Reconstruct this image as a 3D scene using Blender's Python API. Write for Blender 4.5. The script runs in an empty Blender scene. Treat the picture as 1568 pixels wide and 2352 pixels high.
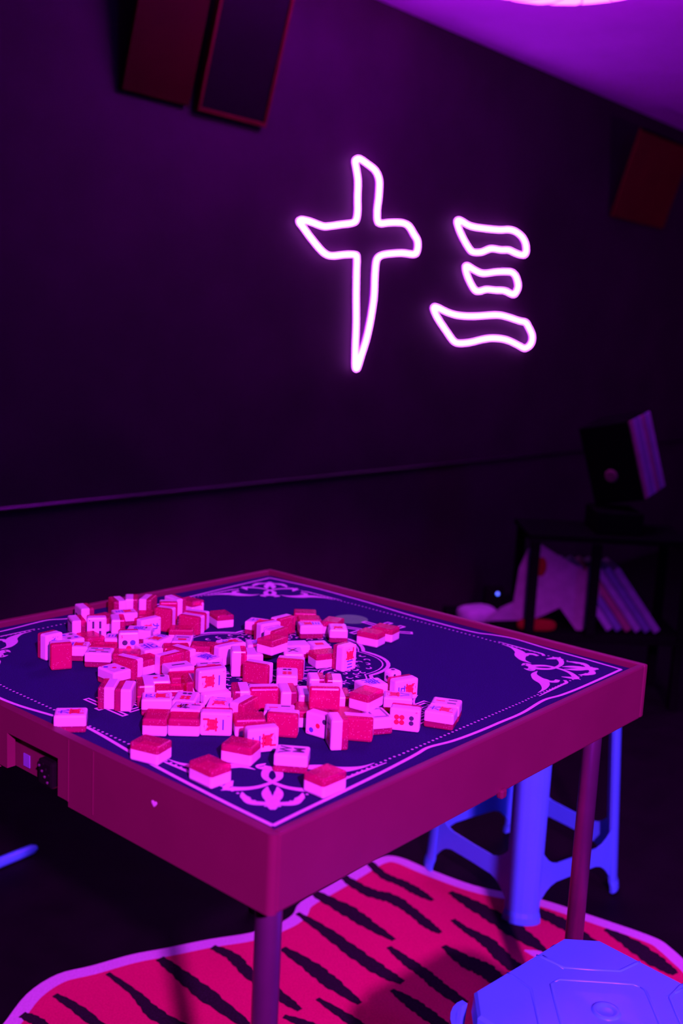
import bpy, bmesh, math, random
from mathutils import Vector, Matrix, Quaternion
C = bpy.context.scene.collection
SC = bpy.context.scene
PI = math.pi
random.seed(7)

# ------------------------------------------------------------------ camera
cd = bpy.data.cameras.new('camera'); cam = bpy.data.objects.new('camera', cd); C.objects.link(cam)
cam.matrix_world = Matrix(((0.998771, -0.049555, -0.000000, 0.000000), (0.008202, 0.165317, -0.986206, 0.000000), (0.048871, 0.984995, 0.165520, 1.250000), (0.000000, 0.000000, 0.000000, 1.000000)))
cd.sensor_fit = 'VERTICAL'; cd.sensor_height = 36.0; cd.lens = 37.1302
cd.dof.use_dof = True; cd.dof.focus_distance = 1.52; cd.dof.aperture_fstop = 3.2
cd.clip_start = 0.05
SC.camera = cam
# ------------------------------------------------------------------ world, view, lights
w = bpy.data.worlds.new('world'); SC.world = w; w.use_nodes = True
w.node_tree.nodes['Background'].inputs[0].default_value = (0.35, 0.08, 0.55, 1)
w.node_tree.nodes['Background'].inputs[1].default_value = 0.006
SC.view_settings.view_transform = 'Standard'; SC.view_settings.look = 'None'
SC.view_settings.gamma = 1.0; SC.view_settings.exposure = 0.0; SC.view_settings.use_curve_mapping = False

def lamp(name, kind, loc, target, color, power, **kw):
    d = bpy.data.lights.new(name, kind); o = bpy.data.objects.new(name, d); C.objects.link(o)
    o.location = loc
    o.rotation_euler = (Vector(target) - Vector(loc)).to_track_quat('-Z', 'Y').to_euler()
    d.color = color; d.energy = power
    for k, v in kw.items(): setattr(d, k, v)
    return o
# magenta stage spot behind the photographer, up by the ceiling
lamp('magenta_spot', 'SPOT', (0.62, -1.50, 2.3), (0.27, 1.46, 0.10), (0.80, 0.036, 1.0), 1120,
     spot_size=math.radians(41), spot_blend=0.45, shadow_soft_size=0.06)
# blue club light further along the room on the right
lamp('blue_light', 'AREA', (2.6, 0.7, 1.9), (0.5, 1.9, 0.5), (0.10, 0.03, 1.0), 22, size=0.4)

# added violet fill, no lamp seen there, brightening the right wall and ceiling
lamp('violet_fill', 'POINT', (3.57, 5.10, 1.5), (1, 5, 1), (0.75, 0.03, 1.0), 24, shadow_soft_size=0.15)

# ------------------------------------------------------------------ materials
def mat(name, col, rough=0.6, metal=0.0, spec=0.5, noise=0.0, nscale=40.0, bump=0.0, coat=0.0, sss=0.0):
    m = bpy.data.materials.new(name); m.use_nodes = True
    nt = m.node_tree; b = nt.nodes['Principled BSDF']
    b.inputs['Base Color'].default_value = (*col, 1); b.inputs['Roughness'].default_value = rough
    b.inputs['Metallic'].default_value = metal; b.inputs['Specular IOR Level'].default_value = spec
    b.inputs['Coat Weight'].default_value = coat
    if noise or bump:
        tc = nt.nodes.new('ShaderNodeTexCoord'); n = nt.nodes.new('ShaderNodeTexNoise')
        n.inputs['Scale'].default_value = nscale; n.inputs['Detail'].default_value = 4
        nt.links.new(tc.outputs['Object'], n.inputs['Vector'])
        if noise:
            r = nt.nodes.new('ShaderNodeValToRGB')
            r.color_ramp.elements[0].position = 0.3; r.color_ramp.elements[1].position = 0.7
            r.color_ramp.elements[0].color = (*[c * (1 - noise) for c in col], 1)
            r.color_ramp.elements[1].color = (*[min(1, c * (1 + noise)) for c in col], 1)
            nt.links.new(n.outputs['Fac'], r.inputs['Fac']); nt.links.new(r.outputs['Color'], b.inputs['Base Color'])
        if bump:
            bp = nt.nodes.new('ShaderNodeBump'); bp.inputs['Strength'].default_value = bump; bp.inputs['Distance'].default_value = 0.002
            nt.links.new(n.outputs['Fac'], bp.inputs['Height']); nt.links.new(bp.outputs['Normal'], b.inputs['Normal'])
    return m
def emit(name, col, strength):
    m = bpy.data.materials.new(name); m.use_nodes = True
    b = m.node_tree.nodes['Principled BSDF']
    b.inputs['Base Color'].default_value = (0.6, 0.6, 0.6, 1)
    b.inputs['Emission Color'].default_value = (*col, 1); b.inputs['Emission Strength'].default_value = strength
    return m
def jelly(name):
    """glossy half-clear pink resin with glitter flakes in it"""
    m = bpy.data.materials.new(name); m.use_nodes = True
    nt = m.node_tree; b = nt.nodes['Principled BSDF']; out = nt.nodes['Material Output']
    tc = nt.nodes.new('ShaderNodeTexCoord'); oi = nt.nodes.new('ShaderNodeObjectInfo')
    ad = nt.nodes.new('ShaderNodeVectorMath'); ad.operation = 'ADD'
    nt.links.new(tc.outputs['Object'], ad.inputs[0]); nt.links.new(oi.outputs['Random'], ad.inputs[1])
    v = nt.nodes.new('ShaderNodeTexVoronoi'); v.inputs['Scale'].default_value = 620.0
    nt.links.new(ad.outputs['Vector'], v.inputs['Vector'])
    sp = nt.nodes.new('ShaderNodeSeparateColor'); nt.links.new(v.outputs['Color'], sp.inputs['Color'])
    g1 = nt.nodes.new('ShaderNodeMath'); g1.operation = 'GREATER_THAN'; g1.inputs[1].default_value = 0.87
    nt.links.new(sp.outputs['Red'], g1.inputs[0])
    l1 = nt.nodes.new('ShaderNodeMath'); l1.operation = 'LESS_THAN'; l1.inputs[1].default_value = 0.42
    nt.links.new(v.outputs['Distance'], l1.inputs[0])
    mu = nt.nodes.new('ShaderNodeMath'); mu.operation = 'MULTIPLY'
    nt.links.new(g1.outputs[0], mu.inputs[0]); nt.links.new(l1.outputs[0], mu.inputs[1])
    mx = nt.nodes.new('ShaderNodeMix'); mx.data_type = 'RGBA'
    mx.inputs['A'].default_value = (0.64, 0.007, 0.23, 1); mx.inputs['B'].default_value = (1.0, 0.42, 0.62, 1)
    nt.links.new(mu.outputs[0], mx.inputs['Factor']); nt.links.new(mx.outputs['Result'], b.inputs['Base Color'])
    b.inputs['Roughness'].default_value = 0.22; b.inputs['Specular IOR Level'].default_value = 0.45
    tr = nt.nodes.new('ShaderNodeBsdfTransparent'); tr.inputs['Color'].default_value = (0.92, 0.05, 0.40, 1)
    ms = nt.nodes.new('ShaderNodeMixShader'); ms.inputs['Fac'].default_value = 0.38
    nt.links.new(tr.outputs[0], ms.inputs[1]); nt.links.new(b.outputs[0], ms.inputs[2]); nt.links.new(ms.outputs[0], out.inputs['Surface'])
    return m
M = dict(
    wall=mat('dark_wall_paint', (0.021, 0.0018, 0.0205), 0.75, noise=0.25, nscale=3, spec=0.2),
    floor=mat('black_floor', (0.0045, 0.004, 0.005), 0.6, noise=0.3, nscale=12, spec=0.08),
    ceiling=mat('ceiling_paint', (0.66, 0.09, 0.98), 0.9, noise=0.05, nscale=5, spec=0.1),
    trim=mat('dark_gloss_trim', (0.018, 0.006, 0.018), 0.2, spec=0.6),
    apron=mat('wine_red_plastic', (0.145, 0.018, 0.054), 0.5, noise=0.06, nscale=9, bump=0.05, spec=0.35),
    steel=mat('painted_steel', (0.22, 0.10, 0.22), 0.38, metal=0.75, noise=0.1, nscale=14),
    felt=mat('navy_felt', (0.0195, 0.0195, 0.100), 0.95, noise=0.25, nscale=700, bump=0.3, spec=0.05),
    printed=mat('pale_print', (0.68, 0.60, 0.74), 0.9, noise=0.05, nscale=300, spec=0.05),
    teal=mat('teal_print', (0.11, 0.85, 0.17), 0.9, noise=0.05, nscale=200, spec=0.05),
    ivory=mat('white_melamine', (0.80, 0.78, 0.80), 0.28, noise=0.02, nscale=60, spec=0.45),
    jelly=jelly('pink_glitter_resin'),
    ink_red=mat('red_ink', (0.80, 0.02, 0.07), 0.5, noise=0.05), ink_blue=mat('blue_ink', (0.10, 0.10, 0.62), 0.5, noise=0.05),
    ink_black=mat('dark_ink', (0.06, 0.05, 0.10), 0.5, noise=0.05),
    stool=mat('blue_plastic', (0.075, 0.62, 0.92), 0.32, noise=0.02, nscale=20, spec=0.45),
    pile=mat('red_rug_pile', (0.60, 0.008, 0.112), 1.0, noise=0.12, nscale=260, bump=0.5, spec=0.0),
    stripe=mat('black_rug_pile', (0.022, 0.02, 0.024), 1.0, noise=0.3, nscale=260, bump=0.5, spec=0.0),
    border=mat('white_rug_pile', (0.62, 0.56, 0.68), 1.0, noise=0.10, nscale=260, bump=0.5, spec=0.0),
    black=mat('black_paint', (0.004, 0.0035, 0.0045), 1.0, spec=0.0, noise=0.1),
    glossblack=mat('black_lacquer', (0.02, 0.02, 0.02), 0.12, metal=0.6, noise=0.1),
    cloth=mat('pale_cloth', (0.17, 0.13, 0.19), 0.95, noise=0.12, nscale=30, bump=0.2, spec=0.05),
    cushion=mat('pale_cushion', (0.26, 0.20, 0.30), 0.9, noise=0.1, nscale=40, spec=0.05),
    redcloth=mat('red_cloth', (0.14, 0.003, 0.009), 0.95, noise=0.1, nscale=40, spec=0.05),
    slat_a=mat('greyish_card', (0.16, 0.15, 0.26), 0.6, noise=0.15, nscale=25), slat_b=mat('reddish_card', (0.17, 0.05, 0.09), 0.6, noise=0.15, nscale=25),
    slat_c=mat('bluish_card', (0.08, 0.10, 0.22), 0.6, noise=0.15, nscale=25),
    redpanel=mat('red_lacquer_panel', (0.075, 0.002, 0.004), 0.6, spec=0.1, noise=0.12, nscale=6),
    dimred=mat('darker_red_panel', (0.028, 0.0008, 0.0012), 0.6, spec=0.05, noise=0.12, nscale=6), litred=mat('lit_red_panel', (0.085, 0.002, 0.005), 0.6, spec=0.1, noise=0.12, nscale=6),  # right panel's red is lightened in the colour for light lacking there
    darkpanel=mat('dark_panel', (0.006, 0.0015, 0.006), 0.6, spec=0.05, noise=0.12, nscale=6),
    neon=emit('neon_magenta', (0.68, 0.118, 1.0), 16.5), flex=mat('purple_neon_sleeve', (0.45, 0.04, 0.62), 0.5, noise=0.05),
    shade=emit('lamp_diffuser', (0.80, 0.06, 1.0), 9.0), shadetop=emit('lamp_upper_glass', (0.80, 0.03, 1.0), 46.0), shaderib=mat('lamp_rib', (0.5, 0.4, 0.5), 0.6, noise=0.05),
    led=emit('blue_led', (0.0, 0.12, 1.0), 3.0), sticker=mat('pale_sticker', (0.20, 0.20, 0.45), 0.6, noise=0.05),
)
# ------------------------------------------------------------------ mesh helpers
def link(name, me, parent=None, mats=()):
    o = bpy.data.objects.new(name, me); C.objects.link(o)
    for m_ in mats:
        if m_.name not in [x.name for x in me.materials if x]: me.materials.append(m_)
    if parent: o.parent = parent
    return o
def obj(name, bm, m, parent=None, smooth=False):
    me = bpy.data.meshes.new(name); bmesh.ops.recalc_face_normals(bm, faces=bm.faces); bm.to_mesh(me); bm.free()
    if smooth:
        for p in me.polygons: p.use_smooth = True
    return link(name, me, parent, (m,))
def thing(name, label, cat, loc=(0, 0, 0), rz=0.0, group=None):
    o = bpy.data.objects.new(name, None); C.objects.link(o); o.location = loc; o.rotation_euler = (0, 0, rz)
    return tag(o, label, cat, group)
def tag(o, label, cat, group=None):
    o['label'] = label; o['category'] = cat
    if group: o['group'] = group
    return o
def struct(o): o['kind'] = 'structure'; return o
def box(bm, lo, hi, bev=0.0, seg=1):
    r = bmesh.ops.create_cube(bm, size=1.0)
    vs = r['verts']
    for v in vs: v.co = Vector([lo[i] + (v.co[i] + .5) * (hi[i] - lo[i]) for i in range(3)])
    if bev:
        es = list({e for v in vs for e in v.link_edges})
        bmesh.ops.bevel(bm, geom=es, offset=bev, segments=seg, affect='EDGES', profile=0.5)
    return bm
def B(lo, hi, bev=0.0, seg=1): return box(bmesh.new(), lo, hi, bev, seg)
def lathe(bm, prof, n=24, center=(0, 0, 0)):
    rings = []
    for r, z in prof:
        if r < 1e-6: rings.append([bm.verts.new((center[0], center[1], center[2] + z))])
        else: rings.append([bm.verts.new((center[0] + r * math.cos(2 * PI * i / n), center[1] + r * math.sin(2 * PI * i / n), center[2] + z)) for i in range(n)])
    for a, b in zip(rings, rings[1:]):
        for i in range(n):
            j = (i + 1) % n
            if len(a) == 1: bm.faces.new((a[0], b[i], b[j]))
            elif len(b) == 1: bm.faces.new((a[i], a[j], b[0]))
            else: bm.faces.new((a[i], a[j], b[j], b[i]))
    return bm
def tube(bm, pts, r, n=8, closed=False):
    pts = [Vector(p) for p in pts]; N = len(pts); rings = []
    up = None
    for i, p in enumerate(pts):
        a = pts[(i - 1) % N] if (closed or i > 0) else p
        b = pts[(i + 1) % N] if (closed or i < N - 1) else p
        t = (b - a).normalized()
        if up is None:
            up = t.orthogonal().normalized()
        up = (up - t * up.dot(t)).normalized(); s = t.cross(up)
        rr = r[i] if isinstance(r, (list, tuple)) else r
        rings.append([bm.verts.new(p + (up * math.cos(2 * PI * k / n) + s * math.sin(2 * PI * k / n)) * rr) for k in range(n)])
    for i in range(N if closed else N - 1):
        a, b = rings[i], rings[(i + 1) % N]
        off = 0
        if closed and i == N - 1:
            off = min(range(n), key=lambda q: (a[0].co - b[q].co).length)
        for k in range(n):
            bm.faces.new((a[k], a[(k + 1) % n], b[(k + 1 + off) % n], b[(k + off) % n]))
    if not closed:
        bm.faces.new(rings[0][::-1]); bm.faces.new(rings[-1])
    return bm
def smooth_pts(pts, n=6, closed=False):
    P = [Vector(p) for p in pts]; out = []; N = len(P)
    for i in range(N if closed else N - 1):
        p0 = P[(i - 1) % N] if (closed or i > 0) else P[i]
        p1 = P[i]; p2 = P[(i + 1) % N]
        p3 = P[(i + 2) % N] if (closed or i + 2 < N) else p2
        for k in range(n):
            t = k / n
            out.append(0.5 * ((2 * p1) + (p2 - p0) * t + (2 * p0 - 5 * p1 + 4 * p2 - p3) * t * t + (3 * p1 - p0 - 3 * p2 + p3) * t ** 3))
    if not closed: out.append(P[-1])
    return out
_lay = [0]
def ribbon(bm, pts, ws, z=0.0, n=5, th=0.0):
    """flat band along pts (2-D) with half widths ws; a band of pile when th > 0"""
    _lay[0] = (_lay[0] + 1) % 40; z += _lay[0] * 4e-6
    Q = smooth_pts([(*p[:2], wv) for p, wv in zip(pts, ws)], n)
    Ls, Rs = [], []
    for i, q in enumerate(Q):
        a = Q[max(0, i - 1)]; b = Q[min(len(Q) - 1, i + 1)]
        d = Vector((b.x - a.x, b.y - a.y)); d = d.normalized() if d.length > 0 else Vector((1, 0))
        nrm = Vector((-d.y, d.x)); wv = max(q.z, 1e-5)
        Ls.append((q.x + nrm.x * wv, q.y + nrm.y * wv)); Rs.append((q.x - nrm.x * wv, q.y - nrm.y * wv))
    lt = [bm.verts.new((x, y, z + th)) for x, y in Ls]; rt = [bm.verts.new((x, y, z + th)) for x, y in Rs]
    for i in range(len(Q) - 1): bm.faces.new((rt[i], rt[i + 1], lt[i + 1], lt[i]))
    if th:
        lb = [bm.verts.new((x, y, z)) for x, y in Ls]; rb = [bm.verts.new((x, y, z)) for x, y in Rs]
        for i in range(len(Q) - 1):
            bm.faces.new((lt[i], lt[i + 1], lb[i + 1], lb[i])); bm.faces.new((rb[i], rb[i + 1], rt[i + 1], rt[i]))
        bm.faces.new((lt[0], lb[0], rb[0], rt[0])); bm.faces.new((lt[-1], rt[-1], rb[-1], lb[-1]))
    return bm
def disc(bm, x, y, r, z=0.0, n=10, ry=None):
    bm.faces.new([bm.verts.new((x + r * math.cos(2 * PI * i / n), y + (ry or r) * math.sin(2 * PI * i / n), z)) for i in range(n)])
def rect(bm, x0, y0, x1, y1, z=0.0):
    bm.faces.new([bm.verts.new(p) for p in ((x0, y0, z), (x1, y0, z), (x1, y1, z), (x0, y1, z))])
def prism(bm, poly, z0, z1, f=lambda x, y, z: (x, y, z)):
    a = [bm.verts.new(f(x, y, z0)) for x, y in poly]; b = [bm.verts.new(f(x, y, z1)) for x, y in poly]
    n = len(poly)
    bm.faces.new(a[::-1]); bm.faces.new(b)
    for i in range(n): bm.faces.new((a[i], a[(i + 1) % n], b[(i + 1) % n], b[i]))
    return bm
_txt = {}
def text_mesh(s, outline=0.0, bold=0.0):
    """planar letters, centred, 1 unit high em"""
    k = (s, outline, bold)
    if k not in _txt:
        c = bpy.data.curves.new('lettering', 'FONT'); c.body = s; c.size = 1.0; c.align_x = 'CENTER'; c.align_y = 'CENTER'
        c.resolution_u = 3
        if bold: c.offset = bold
        if outline:
            c.fill_mode = 'NONE'; c.bevel_depth = outline; c.bevel_resolution = 0
        o = bpy.data.objects.new('lettering', c); C.objects.link(o)
        bpy.context.view_layer.update()
        me = bpy.data.meshes.new_from_object(o.evaluated_get(bpy.context.evaluated_depsgraph_get()))
        vs = [v.co.copy() for v in me.vertices]; fs = [tuple(p.vertices) for p in me.polygons]
        if vs:
            cx = (min(v.x for v in vs) + max(v.x for v in vs)) / 2; cy = (min(v.y for v in vs) + max(v.y for v in vs)) / 2
            for v in vs: v.x -= cx; v.y -= cy
        bpy.data.objects.remove(o); bpy.data.curves.remove(c); bpy.data.meshes.remove(me)
        _txt[k] = (vs, fs)
    return _txt[k]
def put_text(bm, s, x, y, size, z=0.0, rot=0.0, outline=0.0, bold=0.0, flat=1.0, mi=0):
    vs, fs = text_mesh(s, outline, bold); ca, sa = math.cos(rot), math.sin(rot)
    nv = [bm.verts.new((x + size * (v.x * ca - v.y * sa), y + size * (v.x * sa + v.y * ca), z + size * v.z * flat)) for v in vs]
    for f in fs:
        try: bm.faces.new([nv[i] for i in f]).material_index = mi
        except ValueError: pass

# ------------------------------------------------------------------ room shell (u runs along the neon wall, v towards it)
E1 = Vector((0.649883, 0.760034, 0)); E2 = Vector((-0.760034, 0.649883, 0)); YAW = math.atan2(E1.y, E1.x)
WALLV = 2.728; H = 2.5
def room(u, v, z=0.0): return E1 * u + E2 * v + Vector((0, 0, z))
def room_box(name, u0, u1, v0, v1, z0, z1, m, bev=0.0):
    o = obj(name, B((u0, v0, z0), (u1, v1, z1), bev), m); o.rotation_euler = (0, 0, YAW); return struct(o)
room_box('floor', -3.2, 7.7, -4.2, WALLV + .1, -0.1, 0.0, M['floor'])
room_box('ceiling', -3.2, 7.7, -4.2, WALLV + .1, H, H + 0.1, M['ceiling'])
room_box('wall_back', -3.2, 7.7, WALLV, WALLV + 0.1, 0.0, H, M['wall'])
room_box('wall_left', -3.2, -3.1, -4.2, WALLV, 0.0, H, M['wall'])
room_box('wall_right', 7.6, 7.7, -4.2, WALLV, 0.0, H, M['wall'])
room_box('wall_front', -3.1, 7.6, -4.2, -4.1, 0.0, H, M['wall'])
room_box('trim_1', -3.1, 7.6, WALLV - 0.014, WALLV, 0.690, 0.706, M['trim'], 0.005)

# ------------------------------------------------------------------ ceiling lamp
lc = Vector((0.572, 3.262, 0))
t = thing('ceiling_lamp', 'large round glowing magenta ceiling lamp cut off by the top of the frame', 'lamp', (lc.x, lc.y, H), YAW)
R0, Z0, HZ = 0.40, -0.125, 0.10
obj('lamp_base', lathe(bmesh.new(), [(0, 0), (.07, 0), (.07, -0.02), (.012, -0.024), (.012, -.05), (0, -.05)], 24), M['shaderib'], t)
prof = [(R0 * math.cos(a), Z0 + HZ * math.sin(a)) for a in [-PI / 2 + i * PI / 16 for i in range(17)]]
prof[0] = (0, prof[0][1]); prof[-1] = (0, prof[-1][1])
obj('diffuser', lathe(bmesh.new(), prof[:9], 48), M['shade'], t, smooth=True)
obj('upper_glass', lathe(bmesh.new(), prof[8:], 48), M['shadetop'], t, smooth=True)['label'] = 'brighter open upper half throwing light on the ceiling'
for k in range(16):
    a0 = 2 * PI * k / 16
    pts = [((R0 + .002) * math.cos(a) * math.cos(a0 + a * .5), (R0 + .002) * math.cos(a) * math.sin(a0 + a * .5), Z0 + (HZ + .0012) * math.sin(a)) for a in [-1.45 + i * 2.9 / 12 for i in range(13)]]
    obj('rib', tube(bmesh.new(), pts, 0.0022, 5), M['shaderib'], t)

# ------------------------------------------------------------------ neon sign: two characters on the wall
def on_wall(a, z, off=0.0): return E1 * a + E2 * (WALLV - off) + Vector((0, 0, z))
NEON = [('neon_character', 'glowing magenta neon outline of the large cross-shaped character', [[(3.153, 1.9055), (3.1765, 1.9097), (3.2189, 1.8986), (3.2647, 1.8837), (3.289, 1.8633), (3.2992, 1.8373), (3.2992, 1.7857), (3.2944, 1.7367), (3.2988, 1.6991), (3.3159, 1.6871), (3.373, 1.6968), (3.4435, 1.7044), (3.4861, 1.7019), (3.5118, 1.6902), (3.5388, 1.6676), (3.5632, 1.6481), (3.5696, 1.6231), (3.5622, 1.5968), (3.5405, 1.5883), (3.4789, 1.588), (3.4192, 1.582), (3.3494, 1.5709), (3.3159, 1.5574), (3.304, 1.5353), (3.3014, 1.4857), (3.303, 1.4149), (3.2981, 1.3648), (3.2864, 1.3), (3.269, 1.235), (3.2454, 1.1771), (3.2266, 1.1303), (3.2185, 1.1194), (3.2089, 1.1279), (3.2044, 1.1977), (3.202, 1.2967), (3.1936, 1.4014), (3.1886, 1.4913), (3.1866, 1.5429), (3.1757, 1.5551), (3.1166, 1.5506), (3.0435, 1.5396), (3.0071, 1.5424), (2.9701, 1.5597), (2.9177, 1.5953), (2.8763, 1.6267), (2.856, 1.6418), (2.8584, 1.6498), (2.8747, 1.6522), (2.914, 1.6501), (2.9848, 1.6414), (3.0253, 1.647), (3.087, 1.659), (3.1502, 1.6712), (3.1708, 1.685), (3.177, 1.7162), (3.1726, 1.7697), (3.1699, 1.8299), (3.1555, 1.8746), (3.1475, 1.8947)]]), ('neon_character', 'glowing magenta neon outline of the three-stroke character, right of the cross-shaped one', [[(3.8362, 1.7547), (3.8635, 1.7577), (3.9352, 1.744), (4.0216, 1.7437), (4.1699, 1.7513), (4.246, 1.7608), (4.3097, 1.7576), (4.3689, 1.7388), (4.4005, 1.7127), (4.4114, 1.6843), (4.4045, 1.6644), (4.3808, 1.6582), (4.3236, 1.6615), (4.2587, 1.6706), (4.1972, 1.665), (4.1209, 1.6646), (4.0774, 1.6542), (4.0348, 1.6409), (3.9773, 1.6358), (3.9476, 1.6441), (3.9011, 1.677), (3.8538, 1.7223)], [(3.9211, 1.5699), (3.9421, 1.5731), (3.994, 1.5599), (4.0612, 1.5506), (4.1647, 1.5648), (4.2567, 1.5733), (4.3043, 1.5728), (4.3388, 1.557), (4.3635, 1.5209), (4.3574, 1.4952), (4.3345, 1.4745), (4.3021, 1.4767), (4.2452, 1.4865), (4.1757, 1.4838), (4.0998, 1.4831), (4.0635, 1.4752), (4.0273, 1.4697), (4.0015, 1.4769), (3.9646, 1.5063), (3.9348, 1.5396)], [(3.7058, 1.3835), (3.7296, 1.3847), (3.8128, 1.3663), (3.8972, 1.3577), (4.0119, 1.3596), (4.1906, 1.3734), (4.2853, 1.3694), (4.4009, 1.3548), (4.4546, 1.351), (4.4846, 1.3305), (4.5244, 1.2926), (4.5246, 1.2576), (4.4988, 1.2368), (4.4613, 1.2272), (4.4181, 1.2375), (4.3003, 1.2627), (4.1893, 1.2679), (4.0987, 1.2603), (3.9971, 1.2436), (3.9115, 1.2373), (3.8683, 1.2457), (3.8155, 1.282), (3.7414, 1.3375), (3.7113, 1.3692)]])]
for name, label, loops in NEON:
    allp = [p for lp in loops for p in lp]
    ca = sum(p[0] for p in allp) / len(allp)
    t = thing(name, label, 'neon sign', on_wall(ca, 0, 0)); t.rotation_euler = (0, 0, YAW)
    for lp in loops:
        P = smooth_pts([(p[0] - ca, p[1], 0) for p in lp], 5, closed=True)
        tb = obj('neon_tube', tube(bmesh.new(), [(p.x, -0.0180, p.y) for p in P], 0.0078, 8, True), M['neon'], t, smooth=True)
        bm = bmesh.new()
        tube(bm, [(p.x, -0.0062, p.y) for p in P], 0.0058, 8, True)
        obj('neon_sleeve', bm, M['flex'], t, smooth=True)
        for q in range(0, len(P), max(1, len(P) // 5)):
            p = P[q]; obj('wall_clip', B((p.x - .008, -0.004, p.y - .008), (p.x + .008, 0.0, p.y + .008), .002), M['black'], t)

# ------------------------------------------------------------------ tilted panels high on the wall
def panel(name, label, a0, a1, z0, z1, framed, m='redpanel'):
    t = thing(name, label, 'wall panel', on_wall((a0 + a1) / 2, z0, 0.004)); t.rotation_euler = (math.radians(16), 0, YAW)
    hw = (a1 - a0) / 2; hh = (z1 - z0) / math.cos(math.radians(16))
    if framed:
        obj('panel_board', B((-hw + .012, -.016, .012), (hw - .012, -.002, hh - .012)), M['darkpanel'], t)
        for lo, hi in (((-hw, -.022, 0), (hw, 0, .014)), ((-hw, -.022, hh - .014), (hw, 0, hh)), ((-hw, -.022, .0145), (-hw + .014, 0, hh - .0145)), ((hw - .014, -.022, .0145), (hw, 0, hh - .0145))):
            obj('red_edge', B(lo, hi, .002), M['redpanel'], t)['label'] = 'thin red edge strip'
    else:
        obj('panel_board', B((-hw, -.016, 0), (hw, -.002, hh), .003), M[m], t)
        obj('hanging_rail', B((-hw - .01, -.024, hh - .012), (hw + .01, -.0165, hh), .002), M['black'], t)
    return t
panel('wall_panel', 'plain dim red panel at the upper left edge of the dark wall', 2.06, 2.325, 1.945, 2.385, False, 'dimred')
panel('wall_panel', 'dark panel with a thin red edge hanging beside the plain red panel, upper left', 2.355, 2.665, 1.940, 2.400, True)
panel('wall_panel', 'plain dim red panel under the ceiling at the right edge of the picture', 5.23, 5.86, 1.935, 2.370, False, 'litred')

# ------------------------------------------------------------------ mahjong table (u, v from the near corner)
S = 0.86
N0 = Vector((-0.05201, 0.99212, 0))
tb = thing('mahjong_table', 'square folding table with wine red rim, dark blue mat and round metal legs', 'table', N0, YAW)
ZB, ZT = 0.661, 0.750
def apron(f, poly=None):
    bm = bmesh.new(); return bm
obj('apron_panel', B((0.0085, 0, ZB), (S - .0125, .012, ZT), .0028, 2), M['apron'], tb)      # near right
obj('apron_panel', B((0, S - .012, ZB), (S - .0125, S, ZT), .0028, 2), M['apron'], tb)  # far left
obj('apron_panel', B((S - .012, 0, ZB), (S, S, ZT), .0028, 2), M['apron'], tb)               # far right
# near left panel with the drawer cut-out in its middle
poly = [(.0123, ZB), (.350, ZB), (.350, .668), (.372, .668), (.372, .717), (.486, .717), (.486, .668), (.51, .668), (.51, ZB), (S - .0125, ZB), (S - .0125, ZT), (.0123, ZT)]
obj('apron_panel', prism(bmesh.new(), poly, 0, .012, lambda x, y, z: (z, x, y)), M['apron'], tb)
for vv in (0.300, 0.350, 0.51):
    obj('seam_strip', B((-.0008, vv - .0008, .668), (.001, vv + .0008, .748)), M['apron'], tb)
arc = [(.0084 - .0084 * math.cos(k * PI / 16), .0084 - .0084 * math.sin(k * PI / 16)) for k in range(9)]
obj('corner_cap', prism(bmesh.new(), [(0, .0122)] + arc + [(.0084, .0122)], ZB, ZT - .0003), M['apron'], tb)
obj('table_top', B((.0125, .0125, .722), (S - .0125, S - .0125, .7375)), M['apron'], tb)
dr = obj('drawer', B((.018, .356, .664), (.15, .50, .7185)), M['apron'], tb)
dr['label'] = 'drawer front set back in the cut-out'
lt = obj('latch', B((.002, .388, .668), (.016, .420, .703), .004, 2), M['glossblack'], dr); lt['label'] = 'shiny black latch'
for k in range(4):
    obj('latch_pin', B((-.002, .392 + k * .006, .676 + k * .006), (.001, .396 + k * .006, .6795 + k * .006), .001), M['steel'], dr)
obj('sticker', B((.0165, .460, .671), (.0178, .474, .688)), M['sticker'], dr)['label'] = 'small pale sticker'
bm = bmesh.new()
for q, (x, y) in enumerate([(0.186, .7215)]):
    pts = [(x + .0042 * math.sin(a) ** 3 * 1.1, y + (.0034 * math.cos(a) - .0013 * math.cos(2 * a) - .0005 * math.cos(3 * a))) for a in [2 * PI * i / 16 for i in range(16)]]
    prism(bm, pts, -.0006, .0004, lambda x, y, z: (z, x, y))
obj('chip_mark', bm, M['printed'], tb)['label'] = 'small pale chip mark on the left apron'
obj('clip', B((.427, -.006, .655), (.440, .004, .668), .003, 2), M['apron'], tb)
for i, (a, b) in enumerate(((.046, .046), (.805, .058), (.805, .805), (.055, .805))):
    lg = obj('leg', lathe(bmesh.new(), [(0, .0165), (.0150, .0165), (.0150, .655), (.0150, .7215), (0, .7215)], 24, (a, b, 0)), M['steel'], tb, smooth=False)
    for p in lg.data.polygons: p.use_smooth = len(p.vertices) == 4 and abs(p.normal.z) < .5
    obj('rubber_foot', lathe(bmesh.new(), [(0, .0045), (.018, .0045), (.0185, .016), (.0165, .03), (.0151, .031)], 20, (a, b, 0)), M['black'], lg, smooth=True)
    obj('leg_bracket', B((a - .022, b - .022, .652), (a + .022, b + .022, .662), .003), M['steel'], lg)

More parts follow.
